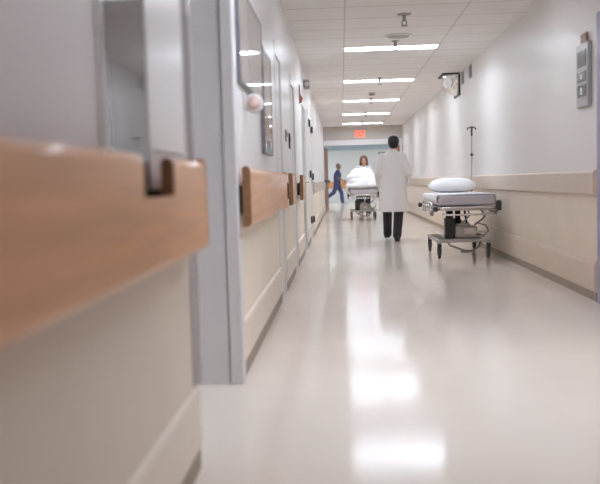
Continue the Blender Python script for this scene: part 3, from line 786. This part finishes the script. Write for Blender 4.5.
bmesh.ops.delete(bm, geom=[f for f in bm.faces if f.calc_center_median().z < .50 and f.normal.z < -.6], context='FACES')
bm.to_mesh(coat.data); bm.free()
b = MB(); c = J['head']
b.ell(c + V3((0, -.034, .036)), (.095, .100, .102)); b.ell(c + V3((0, -.05, -.02)), (.080, .064, .066)); b.ell(c + V3((0, .035, .088)), (.066, .05, .034))
remeshed('hair', b, M['hairblack'], doc, .008, 3)
place(doc, .845, 13.95, 0)

# --- person pushing the bed towards us
J = dict(pelvis=V3((0, -.04, .92)), waist=V3((0, -.0, 1.06)), chest=V3((0, .04, 1.24)), neck=V3((0, .07, 1.41)), head=V3((.0, .11, 1.55)),
         hipL=V3((-.085, -.04, .88)), hipR=V3((.085, -.04, .88)), shL=V3((-.155, .05, 1.335)), shR=V3((.155, .05, 1.335)),
         elL=V3((-.22, .10, 1.08)), elR=V3((.22, .10, 1.08)), wrL=V3((-.20, .33, 1.0)), wrR=V3((.20, .33, 1.0)),
         knL=V3((-.09, .14, .49)), knR=V3((.09, -.10, .48)), anL=V3((-.09, .20, .115)), anR=V3((.09, -.32, .135)),
         toeL=V3((-.09, .36, .045)), toeR=V3((.09, -.17, .036)), hdL=V3((.2, 1, -.1)), hdR=V3((-.2, 1, -.1)), hnL=V3((0, 0, -1)), hnR=V3((0, 0, -1)), curl=.7)
pu = body(J, M['skin'], 'person', 'person with shoulder length brown hair behind the gurney heaped with bedding', True)
legs(J, pu, M['navy']); shoes(J, pu, M['shoewhite'])
b = MB(); b.chain([J['pelvis'] + V3((0, 0, -.06)), J['waist'], J['chest']], [.155, .14, .15]); b.cap(J['shL'] + V3((.02, 0, 0)), J['shR'] - V3((.02, 0, 0)), .085); b.cap(J['chest'], J['neck'] - V3((0, 0, .05)), .12, .075)
for s in 'LR': b.cap(J['sh' + s], J['sh' + s] * .35 + J['el' + s] * .65, .075, .062)
remeshed('scrub_top', b, M['coat'], pu, .009, 4)
b = MB(); c = J['head']
b.ell(c + V3((0, -.028, .036)), (.102, .104, .108)); b.ell(c + V3((0, -.06, -.06)), (.10, .055, .12))
for s in (-1, 1): b.chain([c + V3((s * .06, .045, .085)), c + V3((s * .082, .02, .02)), c + V3((s * .088, -.005, -.11))], [.032, .034, .036])
remeshed('hair', b, M['hairbrown'], pu, .008, 3)
place(pu, .64, 23.75, PI)
# --- person in blue scrubs crossing the lobby to the right (local +y is world +x)
J = dict(pelvis=V3((0, .0, .90)), waist=V3((0, .01, 1.06)), chest=V3((0, .03, 1.28)), neck=V3((0, .05, 1.48)), head=V3((.0, .08, 1.64)),
         hipL=V3((-.085, .0, .88)), hipR=V3((.085, .0, .88)), shL=V3((-.17, .03, 1.40)), shR=V3((.17, .03, 1.40)),
         elL=V3((-.21, -.13, 1.15)), elR=V3((.21, .06, 1.13)), wrL=V3((-.21, -.08, .91)), wrR=V3((.20, .27, 1.02)),
         knL=V3((-.085, .18, .50)), knR=V3((.085, -.16, .50)), anL=V3((-.085, .21, .115)), anR=V3((.085, -.50, .28)),
         toeL=V3((-.085, .38, .045)), toeR=V3((.085, -.45, .11)), curl=.5)
nu = body(J, M['skin2'], 'person', 'person in blue scrubs striding through the lobby beyond end doors')
legs(J, nu, M['scrub'], r=(.115, .088, .08)); shoes(J, nu, M['shoewhite'])
b = MB(); b.chain([J['pelvis'] + V3((0, 0, -.06)), J['waist'], J['chest']], [.16, .15, .16]); b.cap(J['shL'] + V3((.02, 0, 0)), J['shR'] - V3((.02, 0, 0)), .09); b.cap(J['chest'], J['neck'] - V3((0, 0, .06)), .12, .08)
for s in 'LR': b.cap(J['sh' + s], J['sh' + s] * .3 + J['el' + s] * .7, .08, .068)
remeshed('scrub_top', b, M['scrub'], nu, .009, 4)
b = MB(); c = J['head']; b.ell(c + V3((0, -.024, .034)), (.087, .096, .096)); b.ell(c + V3((0, -.055, -.03)), (.076, .058, .07))
remeshed('hair', b, M['hairgrey'], nu, .008, 3)
place(nu, -.17, 37.0, -PI / 2)

# ------------------------------------------------------------------ camera, world, view
cam = bpy.data.cameras.new('camera'); co = bpy.data.objects.new('camera', cam); COL.objects.link(co)
R = V3((0.9984562329110158, 0.04805597581689155, -0.02785272247787288))
U = V3((0.024374870814545844, 0.07149791523976545, 0.9971428753138343))
F = V3((-0.049910085492987005, 0.9962824254721416, -0.07021618090888367))
co.matrix_world = Matrix(((R.x, U.x, -F.x, 0), (R.y, U.y, -F.y, 0), (R.z, U.z, -F.z, 1.0), (0, 0, 0, 1)))
cam.sensor_fit = 'HORIZONTAL'; cam.sensor_width = 36; cam.lens = 850 / 600 * 36; cam.clip_start = .05; cam.clip_end = 200
cam.dof.use_dof = True; cam.dof.focus_distance = 11.5; cam.dof.aperture_fstop = 2.0
SC.camera = co
wd = bpy.data.worlds.new('world'); SC.world = wd; wd.use_nodes = True
wd.node_tree.nodes['Background'].inputs[0].default_value = (.75, .75, .8, 1); wd.node_tree.nodes['Background'].inputs[1].default_value = .05
vs = SC.view_settings; vs.view_transform = 'Standard'; vs.look = 'None'; vs.exposure = -0.05; vs.gamma = 1; vs.use_curve_mapping = False
SC.cycles.use_denoising = True
SC.cycles.max_bounces = 10; SC.cycles.diffuse_bounces = 6; SC.cycles.glossy_bounces = 4
SC.cycles.sample_clamp_indirect = 4.0
